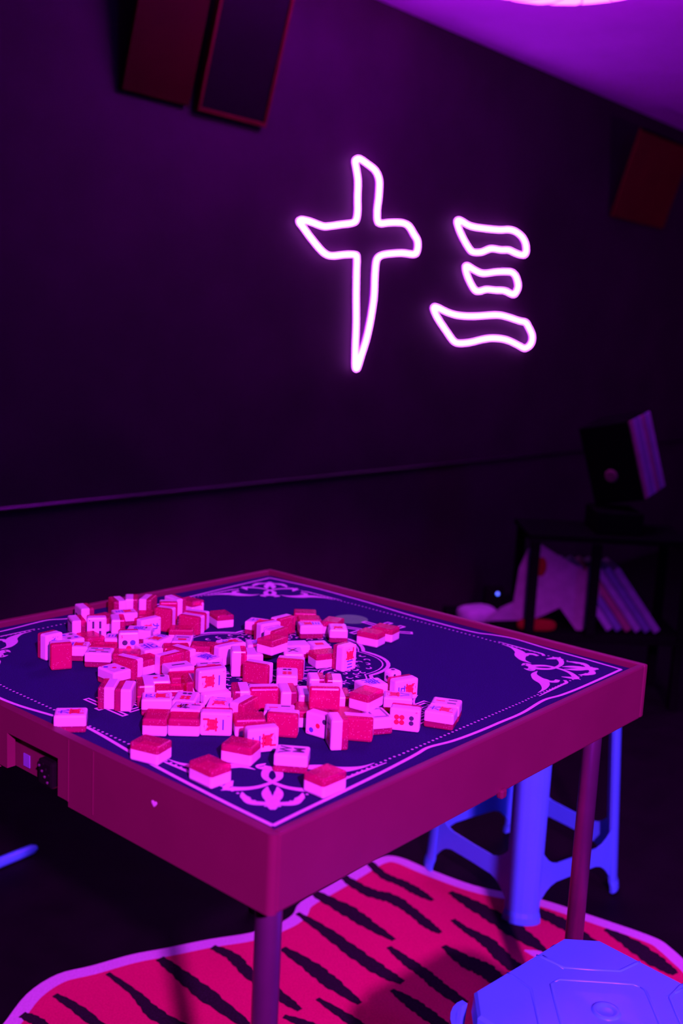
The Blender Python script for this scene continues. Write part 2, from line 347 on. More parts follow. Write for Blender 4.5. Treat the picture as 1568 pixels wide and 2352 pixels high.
# ------------------------------------------------------------------ playing mat with its print
mz = 0.0015
mt = thing('playing_mat', 'dark blue felt playing mat with pale border lines, corner scrolls and central medallion', 'mat', N0 + Vector((0, 0, .738)), YAW)
bm = bmesh.new()
e = .0126
pl = []
rr = .010
for cx_, cy_, a0 in ((S - e - rr, S - e - rr, 0), (e + rr, S - e - rr, PI / 2), (e + rr, e + rr, PI), (S - e - rr, e + rr, 1.5 * PI)):
    for k in range(7): pl.append((cx_ + rr * math.cos(a0 + k * PI / 12), cy_ + rr * math.sin(a0 + k * PI / 12)))
prism(bm, pl, 0, mz)
obj('felt', bm, M['felt'], mt)
PZ = mz + .0004
# border line: inset from the rim, jogging inwards near the middle of every side
prf = [(.031, .031), (.08, .0335), (.20, .038), (.273, .0425), (.302, .045), (.329, .0475), (.37, .039), (.424, .035), (.475, .034), (.53, .033), (.60, .040), (.64, .034), (.70, .031), (.829, .031)]
prf2 = [(.031, .031), (.12, .033), (.25, .040), (.36, .051), (.41, .052), (.45, .044), (.52, .031), (.60, .029), (.829, .031)]
prf3 = [(.031, .031), (.10, .026), (.17, .023), (.24, .016), (.28, .025), (.32, .038), (.45, .036), (.56, .025), (.62, .022), (.72, .020), (.829, .031)]
prf4 = [(.031, .031), (.12, .030), (.20, .032), (.27, .023), (.30, .022), (.33, .036), (.40, .055), (.47, .058), (.56, .052), (.66, .043), (.75, .036), (.829, .031)]
bm = bmesh.new(); bl = .0026
ribbon(bm, [(s, d) for s, d in prf], [bl] * len(prf), PZ); ribbon(bm, [(d, s) for s, d in prf2], [bl] * len(prf2), PZ)
ribbon(bm, [(S - d, s) for s, d in prf3], [bl] * len(prf3), PZ); ribbon(bm, [(s, S - d) for s, d in prf4], [bl] * len(prf4), PZ)
obj('border_line', bm, M['printed'], mt)
bm = bmesh.new()
for s_ in range(4):
    f = [lambda a, d: (a, d), lambda a, d: (d, a), lambda a, d: (S - d, a), lambda a, d: (a, S - d)][s_]
    a = .0605
    while a < S - .058:
        d = .0585 if not .28 < a < S - .28 else .0575
        x, y = f(a, d); disc(bm, x, y, .0019, PZ, 8); a += .0088
o = obj('dotted_line', bm, M['printed'], mt); o['kind'] = 'stuff'
# corner scrolls, mirrored about each diagonal
half = [  # (points from the corner, half widths)
    ([(.1061, .1075), (.0873, .1095), (.0711, .1176), (.0595, .1301), (.0665, .136), (.0775, .1415)], [.003, .0035, .0045, .0055, .0045, .001]),
    ([(.061, .128), (.0497, .1316)], [.0045, .0005]),
    ([(.0627, .2378), (.0655, .216), (.0775, .193), (.092, .182), (.1000, .177), (.1131, .1641), (.1180, .146)], [.0005, .003, .008, .0100, .0085, .0045, .0005]),
    ([(.096, .181), (.087, .1765), (.0785, .1775), (.0715, .1705), (.0735, .160)], [.006, .0055, .0045, .0045, .0035]),
    ([(.0535, .2500), (.056, .2054), (.0568, .1776), (.0575, .1617), (.0651, .1537)], [.0008, .0022, .0022, .0026, .0028]),
    ([(.1061, .1075), (.122, .111), (.1345, .1245), (.1360, .1365)], [.003, .004, .005, .0052]),
    ([(.140, .1505), (.1290, .150), (.1310, .142), (.1400, .1345)], [.0006, .005, .006, .0006]),
    ([(.0560, .0985), (.0530, .0865), (.0620, .0740), (.0720, .0690)], [.0045, .005, .004, .0006]),
    ([(.0640, .1120), (.0575, .1030), (.0560, .0950)], [.0008, .004, .005]),
    ([(.0950, .1030), (.0830, .0930), (.0740, .0800), (.0725, .0715)], [.0008, .005, .0055, .0025]),
]
def orn(fc):
    bm = bmesh.new()
    for pts, ws in half:
        for sw in (0, 1):
            P = [((q, p) if sw else (p, q)) for p, q in pts]
            ribbon(bm, [fc(*p) for p in P], ws, PZ, 6)
    for k, w2 in ((0, 1), (1, 1)):
        ribbon(bm, [fc(*((q, p) if k else (p, q))) for p, q in ((.0915, .0880), (.0800, .0735), (.0660, .0625), (.0585, .0565))], [.0006, .0036, .0040, .0012], PZ)
    return bm
for fc in (lambda p, q: (p, q), lambda p, q: (S - p, q), lambda p, q: (S - p, S - q), lambda p, q: (p, S - q)):
    obj('corner_scroll', orn(fc), M['printed'], mt)
# medallion: lobed rings and arabesque curls
cx_, cy_ = .432, .428
bm = bmesh.new()
def ring(rad, amp, wd, n=96, lob=8, ph=0.0):
    pts = []
    for i in range(n + 1):
        a = 2 * PI * i / n; r = rad + amp * (abs(math.cos(lob / 2 * a + ph)) - .5)
        pts.append((cx_ + r * math.cos(a), cy_ + r * math.sin(a)))
    ribbon(bm, pts, [wd] * len(pts), PZ, 1)
ring(.172, .022, .0032); ring(.163, .022, .0012); ring(.094, .012, .0022, ph=.6); ring(.088, .012, .0010, ph=.6)
ring(.045, .006, .0018, lob=8)
o = obj('medallion_ring', bm, M['printed'], mt)
bm = bmesh.new(); rnd = random.Random(3)
for k in range(168):
    a = 2 * PI * (k // 4 + (k % 2) * .5 + rnd.uniform(-.12, .12)) / 42; r = (.107, .121, .135, .149)[k % 4] + rnd.uniform(-.002, .002)
    th0 = rnd.uniform(0, 2 * PI); sg = rnd.choice((-1, 1)); x, y = cx_ + r * math.cos(a), cy_ + r * math.sin(a)
    pts = [(x + (.0015 + .0011 * i) * math.cos(th0 + sg * i * .8), y + (.0015 + .0011 * i) * math.sin(th0 + sg * i * .8)) for i in range(6)]
    ribbon(bm, pts, [.0010, .0014, .0016, .0015, .0013, .0006], PZ, 3)
for k in range(40):
    a = 2 * PI * k / 40; r = .066 + .008 * (k % 2)
    pts = [(cx_ + (r + .007 * math.sin(q)) * math.cos(a + .05 * q), cy_ + (r + .007 * math.sin(q)) * math.sin(a + .05 * q)) for q in (-1.5, -.8, 0, .8, 1.5)]
    ribbon(bm, pts, [.0006, .0018, .002, .0018, .0006], PZ, 3)
o = obj('arabesque', bm, M['printed'], mt); o['kind'] = 'stuff'
for ch, x, y, rot in (('北', .700, .430, -PI / 2), ('東', .430, .140, PI), ('南', .145, .430, PI / 2), ('西', .430, .715, 0)):
    bm = bmesh.new(); put_text(bm, ch, x, y, .118 if ch == '北' else .096, PZ, rot, outline=.017, flat=.12)
    obj('outlined_character', bm, M['printed'], mt)
bm = bmesh.new(); disc(bm, .716, .508, .031, PZ, 28); obj('round_spot', bm, M['teal'], mt)['label'] = 'muted green round spot'

# ------------------------------------------------------------------ mahjong tiles
TL, TW_, TT, WH = .040, .031, .023, .014
def halves():
    out = []
    for keep in (1, 0):
        bm = B((-TL / 2, -TW_ / 2, -TT / 2), (TL / 2, TW_ / 2, TT / 2), .0026, 2)
        zc = TT / 2 - WH + (.00005 if keep else -.00005)
        r = bmesh.ops.bisect_plane(bm, geom=bm.verts[:] + bm.edges[:] + bm.faces[:], plane_co=(0, 0, zc), plane_no=(0, 0, 1), clear_inner=bool(keep), clear_outer=not keep)
        ed = [g for g in r['geom_cut'] if isinstance(g, bmesh.types.BMEdge)]
        bmesh.ops.contextual_create(bm, geom=ed)
        bmesh.ops.recalc_face_normals(bm, faces=bm.faces)
        me = bpy.data.meshes.new('tile_body' if keep else 'tile_back'); bm.to_mesh(me); bm.free()
        for p in me.polygons: p.use_smooth = False
        me.materials.append(M['ivory'] if keep else M['jelly']); out.append(me)
    return out
BODY, BACK = halves()
RED, BLUE, BLK = 0, 1, 2
_dm = {}
def face_mesh(des):
    """flat printed ink on the tile face; (x right, y up) on the face maps to (up = +X, right = -Y)"""
    if des in _dm: return _dm[des]
    bm = bmesh.new(); n0 = [0]
    def fin(mi):
        bm.faces.ensure_lookup_table()
        for f in bm.faces[n0[0]:]: f.material_index = mi
        n0[0] = len(bm.faces)
    def T(s, x, y, size, mi, bold=.028): put_text(bm, s, x, y, size, 0, 0, bold=bold); fin(mi)
    def D(x, y, mi, r=.0034): disc(bm, x, y, r, 0, 14); fin(mi)
    def R(x, y, w, h, mi): rect(bm, x - w / 2, y - h / 2, x + w / 2, y + h / 2); fin(mi)
    num = '一二三四五六七八九'
    if des.startswith('wan'):
        k = des[3:]
        if k == 'Y': T('九', 0, .0085, .014, BLUE); T('萬', 0, -.0075, .0165, RED); d = '9'
        elif k == 'b8': T('八', 0, .008, .017, BLUE); T('發', 0, -.008, .016, BLUE); d = '8'
        else: T(num[int(k) - 1], 0, .0090, .0145, BLUE); T('萬', 0, -.0070, .0195, RED, .035); d = k
        T(d, -.0115, .0155, .0042, RED)
    elif des == 'dot3': D(-.0075, .010, BLUE); D(0, 0, RED); D(.0075, -.010, BLK); T('3', -.0115, .0155, .0042, RED)
    elif des == 'dot4':
        for x, y, m_ in ((-.006, .009, BLUE), (.006, .009, BLK), (-.006, -.009, BLK), (.006, -.009, BLUE)): D(x, y, m_)
    elif des in ('dot6', 'dot6b'):
        for x, y in ((-.0035, .0035), (.0035, .0035), (-.0035, -.0035), (.0035, -.0035)): D(x, y - .007, RED, .0036)
        for x in (-.0034, .0034): D(x, .009, BLK, .0033)
        T('6', -.0115, .0155, .0042, RED)
    elif des == 'dot7':
        for x, y, m_ in ((-.006, .004, BLK), (.006, .004, BLUE), (0, -.005, RED), (-.006, -.012, BLK), (.006, -.012, BLK)): D(x, y, m_, .0043)
        T('5', -.0105, .0135, .006, RED)
    elif des.startswith('bam'):
        k = des[3:]
        bars = {'1': [(0, 0, .004, .020, BLK)], '2': [(0, .008, .0036, .012, BLK), (0, -.008, .0036, .012, BLK)],
                '3': [(0, .008, .0032, .012, RED), (-.006, -.008, .0032, .012, BLK), (.006, -.008, .0032, .012, BLK)],
                '4': [(-.0055, .008, .0036, .012, BLK), (.0055, .008, .0036, .012, BLK), (-.0055, -.008, .0036, .012, BLK), (.0055, -.008, .0036, .012, BLK)],
                '5': [(-.008, .009, .003, .011, BLK), (.008, .009, .003, .011, BLK), (-.008, -.009, .003, .011, BLK), (.008, -.009, .003, .011, BLK), (0, 0, .0035, .013, RED)]}
        if k in bars:
            for b_ in bars[k]: R(*b_)
        elif k == '8': T('M', 0, -.008, .019, BLK, .03); T('W', 0, .008, .019, BLK, .03)
        elif k == 'x': T('X', 0, 0, .024, BLK, .01); R(0, .003, .004, .004, RED)
        T('4' if k == 'x' else k, -.0115, .0155, .0042, BLUE)
    elif des in ('frame', 'frame2'):
        mi = BLK if des == 'frame' else BLUE
        for s_ in ((1.0, .78) if des == 'frame2' else (1.0, .86)):
            w, h, b_ = .0105 * s_, .0150 * s_, .0007 if des == 'frame2' else .0010
            R(0, h, 2 * w, b_, mi); R(0, -h, 2 * w, b_, mi); R(w, 0, b_, 2 * h, mi); R(-w, 0, b_, 2 * h, mi)
    elif des == 'bar1red': R(0, .006, .020, .0035, BLK); R(0, -.006, .013, .009, RED)
    elif des == 'red': R(0, 0, .014, .012, RED)
    elif des == 'flower':
        T('梅', -.003, .004, .017, BLK, .02); T('3', .010, .014, .005, RED); D(-.004, .010, RED, .004); D(.003, .002, RED, .0025); R(.004, -.010, .003, .012, BLK); T('冬', .009, -.010, .008, RED)
    elif des == 'bird': T('鳥', 0, 0, .022, BLUE, .02); R(.004, -.010, .010, .0025, BLK)
    elif des.startswith('wind'): T({'wind': '北', 'wind2': '東', 'wind3': '南'}[des], 0, 0, .024, BLUE, .02)
    for v in bm.verts:
        x, y = v.co.x, v.co.y; v.co = Vector((y, -x, TT / 2 + .00012))
    for f in bm.faces:
        f.normal_update()
        if f.normal.z < 0: f.normal_flip()
    me = bpy.data.meshes.new('face_mark'); bm.to_mesh(me); bm.free()
    for k in ('ink_red', 'ink_blue', 'ink_black'): me.materials.append(M[k])
    _dm[des] = me; return me
TILES = [
(-0.4311, 1.7527, 0.7558, (0.3481, -0.3481, -0.6155, 0.6155), 'bam2', 'white standing tile at the far left end of the pile, closest to the table rim'),
(-0.4249, 1.6767, 0.7558, (0.3734, -0.3734, -0.6005, 0.6005), 'frame', 'standing tile with a dark square frame on its left-turned face, left end of the pile'),
(-0.3888, 1.6608, 0.7603, (0.4286, 0.5624, -0.4286, 0.5624), 'bam4', 'upright tile with two dark bars on its face above a pink tile that mirrors them'),
(-0.3871, 1.6133, 0.7518, (0.0000, 0.9111, -0.4121, 0.0000), None, 'face-down pink-backed tile mirroring the two dark bars of the upright tile behind'),
(-0.4353, 1.5568, 0.7603, (0.6692, 0.2283, 0.6692, -0.2283), 'wanb8', 'leftmost upright tile with a blue mark low on its white face, pink side edge visible'),
(-0.4068, 1.5109, 0.7603, (0.5965, -0.3797, -0.5965, -0.3797), None, 'leftmost glittery pink tile back standing upright on the dark mat'),
(-0.4156, 1.5978, 0.7518, (0.3978, 0.0000, 0.0000, 0.9175), 'dot4', 'face-up four-dot tile behind the leftmost glitter-backed tile'),
(-0.3963, 1.5587, 0.7518, (0.0516, 0.0000, 0.0000, -0.9987), 'wan2', 'face-up tile with red and blue marks just right of the leftmost glitter-backed tile'),
(-0.3551, 1.5656, 0.7518, (0.0000, 0.9992, 0.0389, 0.0000), None, 'face-down pink tile just behind the face-up striped tile at the left'),
(-0.3541, 1.5341, 0.7518, (0.0267, 0.0000, 0.0000, -0.9996), 'bam5', 'face-up tile with black and red stripes lying at the left front edge of the pile'),
(-0.3424, 1.6121, 0.7518, (0.0346, 0.0000, 0.0000, -0.9994), 'wan3', 'face-up tile with red mark left of the standing three-dot tile'),
(-0.3213, 1.5861, 0.7603, (0.4308, 0.5607, -0.4308, 0.5607), 'dot7', 'upright tile facing the viewer with dark, blue and red dots in a triangle'),
(-0.3134, 1.5356, 0.7518, (0.0000, 0.9987, 0.0516, 0.0000), None, 'face-down pink tile at the foot of the upright three-dot tile'),
(-0.3006, 1.4831, 0.7558, (0.6858, -0.6858, 0.1723, -0.1723), None, 'tile on its side with pink back turned left, behind the diagonal three-dot tile'),
(-0.3144, 1.4552, 0.7518, (0.3520, 0.0000, 0.0000, 0.9360), 'dot3', 'face-up three-dot tile at the left edge of the pile, dots in a level row'),
(-0.2804, 1.5116, 0.7518, (0.0000, 0.9130, 0.4078, 0.0000), None, 'face-down pink tile wedged between two standing tiles that form a V'),
(-0.2445, 1.5112, 0.7558, (0.6443, -0.6443, -0.2914, 0.2914), None, 'pink-backed tile on its side forming the right arm of a V of tiles'),
(-0.2316, 1.5421, 0.7558, (0.6737, -0.6737, 0.2149, -0.2149), None, 'tile on its side with slanted white top edge, in front of the stripe-and-red-block tile'),
(-0.2417, 1.6172, 0.7518, (0.6891, 0.0000, 0.0000, 0.7247), 'bar1red', 'small face-up tile with one dark stripe above a red block'),
(-0.2452, 1.5781, 0.7518, (0.0000, 0.9936, 0.1130, 0.0000), None, 'face-down pink tile just in front of the stripe-and-red-block tile'),
(-0.2656, 1.8627, 0.7518, (-0.0000, 0.3045, 0.9525, -0.0000), None, 'face-down pink tile at the far back behind the red-pipped die'),
(-0.2902, 1.8431, 0.7558, (0.2956, -0.2956, -0.6423, 0.6423), None, 'white-sided standing tile at the far back behind a glittery pink back'),
(-0.2917, 1.7784, 0.7603, (0.5464, -0.4488, -0.5464, -0.4488), None, 'glittery pink tile back standing upright at the far back of the pile'),
(-0.2904, 1.7348, 0.7603, (0.4238, -0.5660, -0.4238, -0.5660), None, 'upright tile at the back left of the pile, pink back turned left, white right edge'),
(-0.3131, 1.7003, 0.7558, (0.6479, 0.6479, 0.2832, 0.2832), 'wanY', 'sideways standing tile with blue and red strokes before an upright pink back, back left'),
(-0.3613, 1.6935, 0.7558, (0.4255, -0.4255, -0.5648, 0.5648), None, 'standing tile, white end forward and pink back turned right, beside the two-bar tile'),
(-0.3641, 1.7602, 0.7518, (0.2108, 0.0000, 0.0000, -0.9775), 'wan5', 'face-up tile with faint dark marks below the trio standing at the far rim'),
(-0.3660, 1.8304, 0.7558, (0.4481, -0.4481, -0.5470, 0.5470), None, 'middle tile of the trio standing by the far left rim'),
(-0.3376, 1.8344, 0.7558, (0.5270, -0.5270, -0.4715, 0.4715), None, 'right-hand tile of the trio standing by the far left rim, mostly hidden'),
(-0.3875, 1.8106, 0.7558, (0.3635, 0.3635, 0.6065, 0.6065), None, 'left-hand tile of the trio standing by the far left rim'),
(-0.3888, 1.7282, 0.7518, (0.0000, 0.9448, -0.3276, 0.0000), None, 'face-down pink tile behind the upright two-bar tile near the left rim'),
(-0.3241, 1.7565, 0.7518, (-0.0000, 0.6383, 0.7698, -0.0000), None, 'dark pink tile back between the trio at the rim and an upright pink back'),
(-0.3184, 1.6623, 0.7518, (0.0169, 0.0000, -0.0000, -0.9999), 'bird', 'face-up tile with blue-black smudged marks peeking out behind the upright three-dot tile'),
(-0.2802, 1.6149, 0.7518, (0.8414, 0.0000, 0.0000, 0.5405), 'wan4', 'face-up tile with a red blot right of the upright three-dot tile'),
(-0.2859, 1.5669, 0.7518, (0.4517, 0.0000, 0.0000, 0.8922), 'wind', 'face-up tile with a blue character right of the upright three-dot tile'),
(-0.2442, 1.7287, 0.7558, (0.6937, -0.6937, 0.1371, -0.1371), None, 'nearer of two parallel sideways tiles with pink backs at the back of the pile'),
(-0.2395, 1.7543, 0.7558, (0.7009, -0.7009, 0.0933, -0.0933), None, 'farther of two parallel sideways tiles with pink backs at the back of the pile'),
(-0.2533, 1.6787, 0.7518, (0.0000, 0.9984, 0.0561, 0.0000), None, 'face-down pink tile below the two parallel tiles at the back of the pile'),
(-0.1997, 1.7821, 0.7518, (-0.0000, 0.5026, 0.8645, -0.0000), None, 'single face-down pink-backed tile lying apart at the back middle of the mat'),
(-0.2048, 1.5927, 0.7518, (0.0000, 0.9998, 0.0175, 0.0000), None, "face-down deep pink tile beside the printed medallion at the pile's back edge"),
(-0.1919, 1.5290, 0.7518, (0.2817, 0.0000, -0.0000, 0.9595), 'wind2', 'face-up tile with a spread blue character in the middle of the pile'),
(-0.1647, 1.6137, 0.7518, (0.2755, 0.0000, 0.0000, -0.9613), 'wan6', 'face-up tile with a dark character behind the blank-faced standing tile'),
(-0.1686, 1.5717, 0.7558, (0.6528, 0.6528, 0.2718, 0.2718), None, 'blank-faced white tile on its side left of the tall white upright tile'),
(-0.1431, 1.5230, 0.7603, (0.7047, 0.0587, -0.7047, 0.0587), None, 'tall upright tile in mid pile, narrow white end forward, pink back turned right'),
(-0.2272, 1.4839, 0.7518, (0.2742, 0.0000, -0.0000, -0.9617), 'bam1', 'face-up tile with a single slanted dark bar, centre left of the pile'),
(-0.1800, 1.4899, 0.7518, (0.1604, 0.0000, -0.0000, -0.9870), 'bam5', 'face-up tile with purple stripes behind the upper standing tile with a blue stroke'),
(-0.2132, 1.4433, 0.7518, (0.0000, 0.9870, 0.1606, 0.0000), None, 'face-down pink tile in front of the single-bar tile'),
(-0.1681, 1.3832, 0.7788, (0.6853, 0.6853, 0.1743, 0.1743), 'wan1', 'upper of two sideways standing tiles with red character and wavy blue stroke'),
(-0.1952, 1.4062, 0.7558, (0.4140, 0.4140, 0.5733, 0.5733), None, 'standing tile seen end on at the left of the upper red-character tile'),
(-0.3021, 1.3667, 0.7558, (0.4933, 0.4933, 0.5066, 0.5066), None, 'leftmost of three end-on tiles standing side by side at the left front'),
(-0.2788, 1.3614, 0.7558, (0.4927, 0.4927, 0.5072, 0.5072), None, 'middle of three end-on tiles standing side by side at the left front'),
(-0.2558, 1.3811, 0.7558, (0.4290, 0.4290, 0.5621, 0.5621), None, 'rightmost of three end-on tiles standing side by side at the left front'),
(-0.2489, 1.4197, 0.7518, (0.1196, 0.0000, 0.0000, -0.9928), 'dot3', 'face-up three-dot tile behind the row of end-on tiles, dots on a diagonal'),
(-0.2236, 1.3863, 0.7518, (0.0000, 0.9946, 0.1033, 0.0000), None, 'face-down pink tile in front of the diagonal three-dot tile'),
(-0.2336, 1.3479, 0.7518, (0.0724, 0.0000, -0.0000, -0.9974), 'wan4', 'face-up tile with blue and red characters right of the three end-on tiles'),
(-0.2219, 1.2815, 0.7518, (-0.0000, 0.6960, 0.7180, -0.0000), None, 'left one of two face-down tiles touching in the front row'),
(-0.1859, 1.2810, 0.7518, (0.0000, 0.9996, 0.0282, 0.0000), None, 'right one of two face-down tiles touching in the front row'),
(-0.1460, 1.2841, 0.7558, (0.7068, 0.7068, 0.0200, 0.0200), 'wan1', 'lower sideways standing tile with red character and wavy blue stroke, front row'),
(-0.1876, 1.3160, 0.7518, (0.0377, 0.0000, 0.0000, 0.9993), 'flower', 'face-up flower tile with dark and red drawing behind the front row'),
(-0.1954, 1.3527, 0.7518, (0.7187, 0.0000, 0.0000, 0.6953), 'dot6', 'face-up tile with red dots over two black dots below the upper red-character tile'),
(-0.1486, 1.3375, 0.7518, (0.7140, 0.0000, 0.0000, 0.7001), 'wan2', 'face-up tile with red character and blue lines behind the front-row red-character tile'),
(-0.1253, 1.3789, 0.7558, (0.4453, 0.4453, 0.5493, 0.5493), None, 'end-on standing white tile with clear back turned left in the centre front of the pile'),
(-0.1110, 1.4884, 0.7558, (0.6960, -0.6960, 0.1250, -0.1250), None, 'large pink back in mid pile, standing right of the tall white upright tile'),
(-0.0942, 1.3847, 0.7558, (0.7035, -0.7035, -0.0713, 0.0713), None, 'pink back standing squarely below the large middle pink back'),
(-0.1204, 1.6171, 0.7518, (0.1147, 0.0000, 0.0000, -0.9934), 'wind', 'face-up tile with a blue mark under the raised pink tile'),
(-0.1277, 1.5678, 0.7518, (0.6123, 0.0000, 0.0000, 0.7906), None, 'plain white tile side between the tall upright tile and the raised pink tile'),
(-0.0651, 1.5824, 0.7518, (0.6461, 0.0000, 0.0000, 0.7632), 'bamx', 'face-up tile with crossed black and red strokes in the back right of the pile'),
(-0.0645, 1.5175, 0.7558, (0.7064, -0.7064, 0.0312, -0.0312), None, 'glittery pink back half hidden behind the face-up tile with red and black dots'),
(-0.0674, 1.4765, 0.7518, (0.6870, 0.0000, 0.0000, 0.7267), 'dot6', 'face-up tile with red dots behind two black dots, centre right of the pile'),
(-0.0619, 1.3847, 0.7558, (0.4459, -0.4459, -0.5488, 0.5488), None, 'end-on standing white tile with pink back turned right, below the red-and-black dot tile'),
(-0.0615, 1.2901, 0.7558, (0.7068, -0.7068, 0.0216, -0.0216), None, 'glittery pink back standing in the front row, centre'),
(-0.0686, 1.3248, 0.7518, (0.0077, 0.0000, 0.0000, -1.0000), 'bam3', 'face-up tile with two black and one red dash behind the front glittery pink back'),
(-0.1152, 1.3286, 0.7558, (0.5985, -0.5985, -0.3766, 0.3766), None, 'tile on its side with pink back turned right behind the front row'),
(-0.1050, 1.2915, 0.7518, (0.0000, 0.9939, 0.1101, 0.0000), None, 'face-down pink tile between the front-row red-character tile and a glittery back'),
(-0.0858, 1.2380, 0.7558, (0.1346, -0.1346, 0.6942, -0.6942), 'wan2', 'standing tile with a red character upside down, half behind a face-down tile at the front'),
(-0.1061, 1.2024, 0.7518, (0.0000, 0.9865, -0.1639, 0.0000), None, 'loose face-down tile covering part of the standing tile with upside-down red character'),
(-0.2126, 1.1924, 0.7518, (0.0000, 0.9781, -0.2084, 0.0000), None, 'leftmost of the four loose face-down tiles at the front'),
(-0.1351, 1.1387, 0.7518, (0.0000, 0.9353, -0.3538, 0.0000), None, 'loose face-down tile in front, second from left, almost touching the border line'),
(-0.0035, 1.1286, 0.7518, (0.0000, 0.9089, 0.4170, 0.0000), None, 'nearest loose face-down tile by the front right border line'),
(-0.0441, 1.1852, 0.7518, (0.0366, 0.0000, 0.0000, 0.9993), 'bam8', 'face-up tile with a dark M and W pattern lying on the corner ornament'),
(-0.3296, 1.2743, 0.7518, (0.0888, 0.0000, -0.0000, -0.9960), 'wan9', 'lone face-up tile with blue and red characters on the left edge of the mat'),
(-0.0104, 1.2948, 0.7558, (0.2051, -0.2051, -0.6767, 0.6767), 'dot3', 'standing tile with blue, red and black dots on a diagonal, partly behind an upright tile'),
(0.0084, 1.2601, 0.7603, (0.7026, 0.0800, -0.7026, 0.0800), 'wan7', 'upright tile at the right front, its shaded marked face turned left'),
(0.0343, 1.2892, 0.7558, (0.7064, -0.7064, 0.0313, -0.0313), None, 'glittery pink back standing at the right front beside an upright white tile'),
(0.0596, 1.3237, 0.7518, (0.5752, 0.0000, 0.0000, 0.8180), 'frame', 'face-up tile with a thin blue line frame left of the red-and-black dot tile'),
(0.0979, 1.3326, 0.7558, (0.7044, 0.7044, -0.0613, -0.0613), 'dot6b', 'standing tile with four red and two black dots at the right front'),
(0.1465, 1.3509, 0.7518, (0.1479, 0.0000, 0.0000, 0.9890), 'wan6', 'nearer of the two face-up tiles at the far right, with blue and red characters'),
(0.1560, 1.3815, 0.7518, (0.1232, 0.0000, 0.0000, 0.9924), 'bam3', 'farther of the two face-up tiles at the far right, with three dark dashes'),
(0.0993, 1.4523, 0.7558, (0.1975, -0.1975, 0.6790, -0.6790), 'wan5', 'standing tile with blue numeral and red character in front of the white die'),
(0.0908, 1.4004, 0.7518, (0.9997, -0.0000, 0.0000, -0.0253), 'wan8', 'face-up tile with red and blue marks behind the standing six-dot tile'),
(0.0451, 1.3447, 0.7748, (0.0000, 0.8767, 0.4810, 0.0000), None, 'pink-backed tile lying on top of others at the right of the pile'),
(0.0544, 1.4497, 0.7518, (0.9700, 0.0000, -0.0000, 0.2432), 'wind3', "face-up tile with a blue character beside the medallion, nearest the white die's left"),
(-0.0107, 1.3323, 0.7788, (0.7063, -0.7063, -0.0347, 0.0347), None, 'brightest glittery pink back standing raised at the right of the pile'),
(0.0189, 1.3294, 0.7518, (0.0000, 0.9989, 0.0463, 0.0000), None, 'face-down pink tile low beside the brightest glittery back'),
(0.0121, 1.3764, 0.7558, (0.4623, -0.4623, -0.5350, 0.5350), None, 'small white end of a standing tile right of the brightest glittery back'),
(-0.0236, 1.4145, 0.7603, (0.7050, 0.0539, -0.7050, 0.0539), None, 'left one of two upright tiles back to back behind the brightest glittery back'),
(0.0006, 1.4137, 0.7603, (0.0304, -0.7065, -0.0304, -0.7065), None, 'right one of two upright tiles back to back behind the brightest glittery back'),
(-0.0168, 1.5853, 0.7518, (0.0000, 0.9693, 0.2457, 0.0000), None, 'face-down glittery pink tile leaning by the tall rotated red-mark tile'),
(0.0156, 1.5723, 0.7603, (0.6580, 0.2589, 0.6580, -0.2589), 'wan3', 'tall upright tile with an upside-down red mark beside the printed medallion'),
(-0.0249, 1.6236, 0.7518, (0.5861, 0.0000, 0.0000, 0.8102), 'red', 'face-up tile with a plain red block near the medallion'),
(-0.0619, 1.6215, 0.7518, (0.1490, 0.0000, -0.0000, -0.9888), None, 'blank face-up tile in shade near the medallion'),
(-0.1315, 1.7437, 0.7518, (0.1443, 0.0000, 0.0000, 0.9895), 'wan7', 'face-up tile at the back middle, behind the tile with the blue frame'),
(-0.1145, 1.7099, 0.7558, (0.6638, 0.6638, 0.2436, 0.2436), 'frame2', 'standing tile with a blue double frame on its face'),
(-0.0901, 1.7475, 0.7558, (0.6419, -0.6419, -0.2965, 0.2965), None, 'farther pink back turned right, right of the blue-framed tile'),
(-0.0967, 1.6713, 0.7558, (0.6214, -0.6214, -0.3374, 0.3374), None, 'nearer pink back turned right, in front of the blue-framed tile'),
(-0.0963, 1.5693, 0.7748, (0.0000, 0.8862, 0.4632, 0.0000), None, 'pink-backed tile lying raised in front of the blue-framed tile'),
(-0.0556, 1.8200, 0.7518, (0.0000, 0.9996, 0.0289, -0.0000), None, 'farthest face-down pink tile of the cluster left of the green spot'),
(-0.0465, 1.7792, 0.7518, (0.0000, 0.9958, 0.0919, 0.0000), None, 'face-down pink tile just behind the face-up red-and-blue tile near the green spot'),
(-0.0433, 1.7410, 0.7518, (0.9943, 0.0000, -0.0000, 0.1063), 'wan3', 'face-up tile with red and blue marks and clear base, left of the green spot'),
(0.0036, 1.7294, 0.7518, (0.6741, 0.0000, 0.0000, 0.7386), 'wan1', 'face-up tile with a red mark, rightmost face-up tile near the green spot'),
(-0.0058, 1.7733, 0.7518, (0.0000, 0.8087, 0.5883, 0.0000), None, 'face-down pink tile touching the green spot'),
(0.0599, 1.7141, 0.7518, (0.0000, 0.9679, -0.2514, 0.0000), None, 'nearer of two touching face-down tiles on the outlined character at the back right'),
(0.0851, 1.7471, 0.7518, (0.0000, 0.9685, -0.2490, 0.0000), None, 'farther of two touching face-down tiles on the outlined character at the back right'),
(-0.0327, 1.3353, 0.7518, (-0.0000, 0.7003, 0.7138, -0.0000), None, 'face-down tile mostly hidden left of the standing diagonal-dot tile'),
(-0.0362, 1.3766, 0.7558, (0.4621, -0.4621, -0.5352, 0.5352), None, 'end-on standing tile peeking out left of the brightest glittery back'),
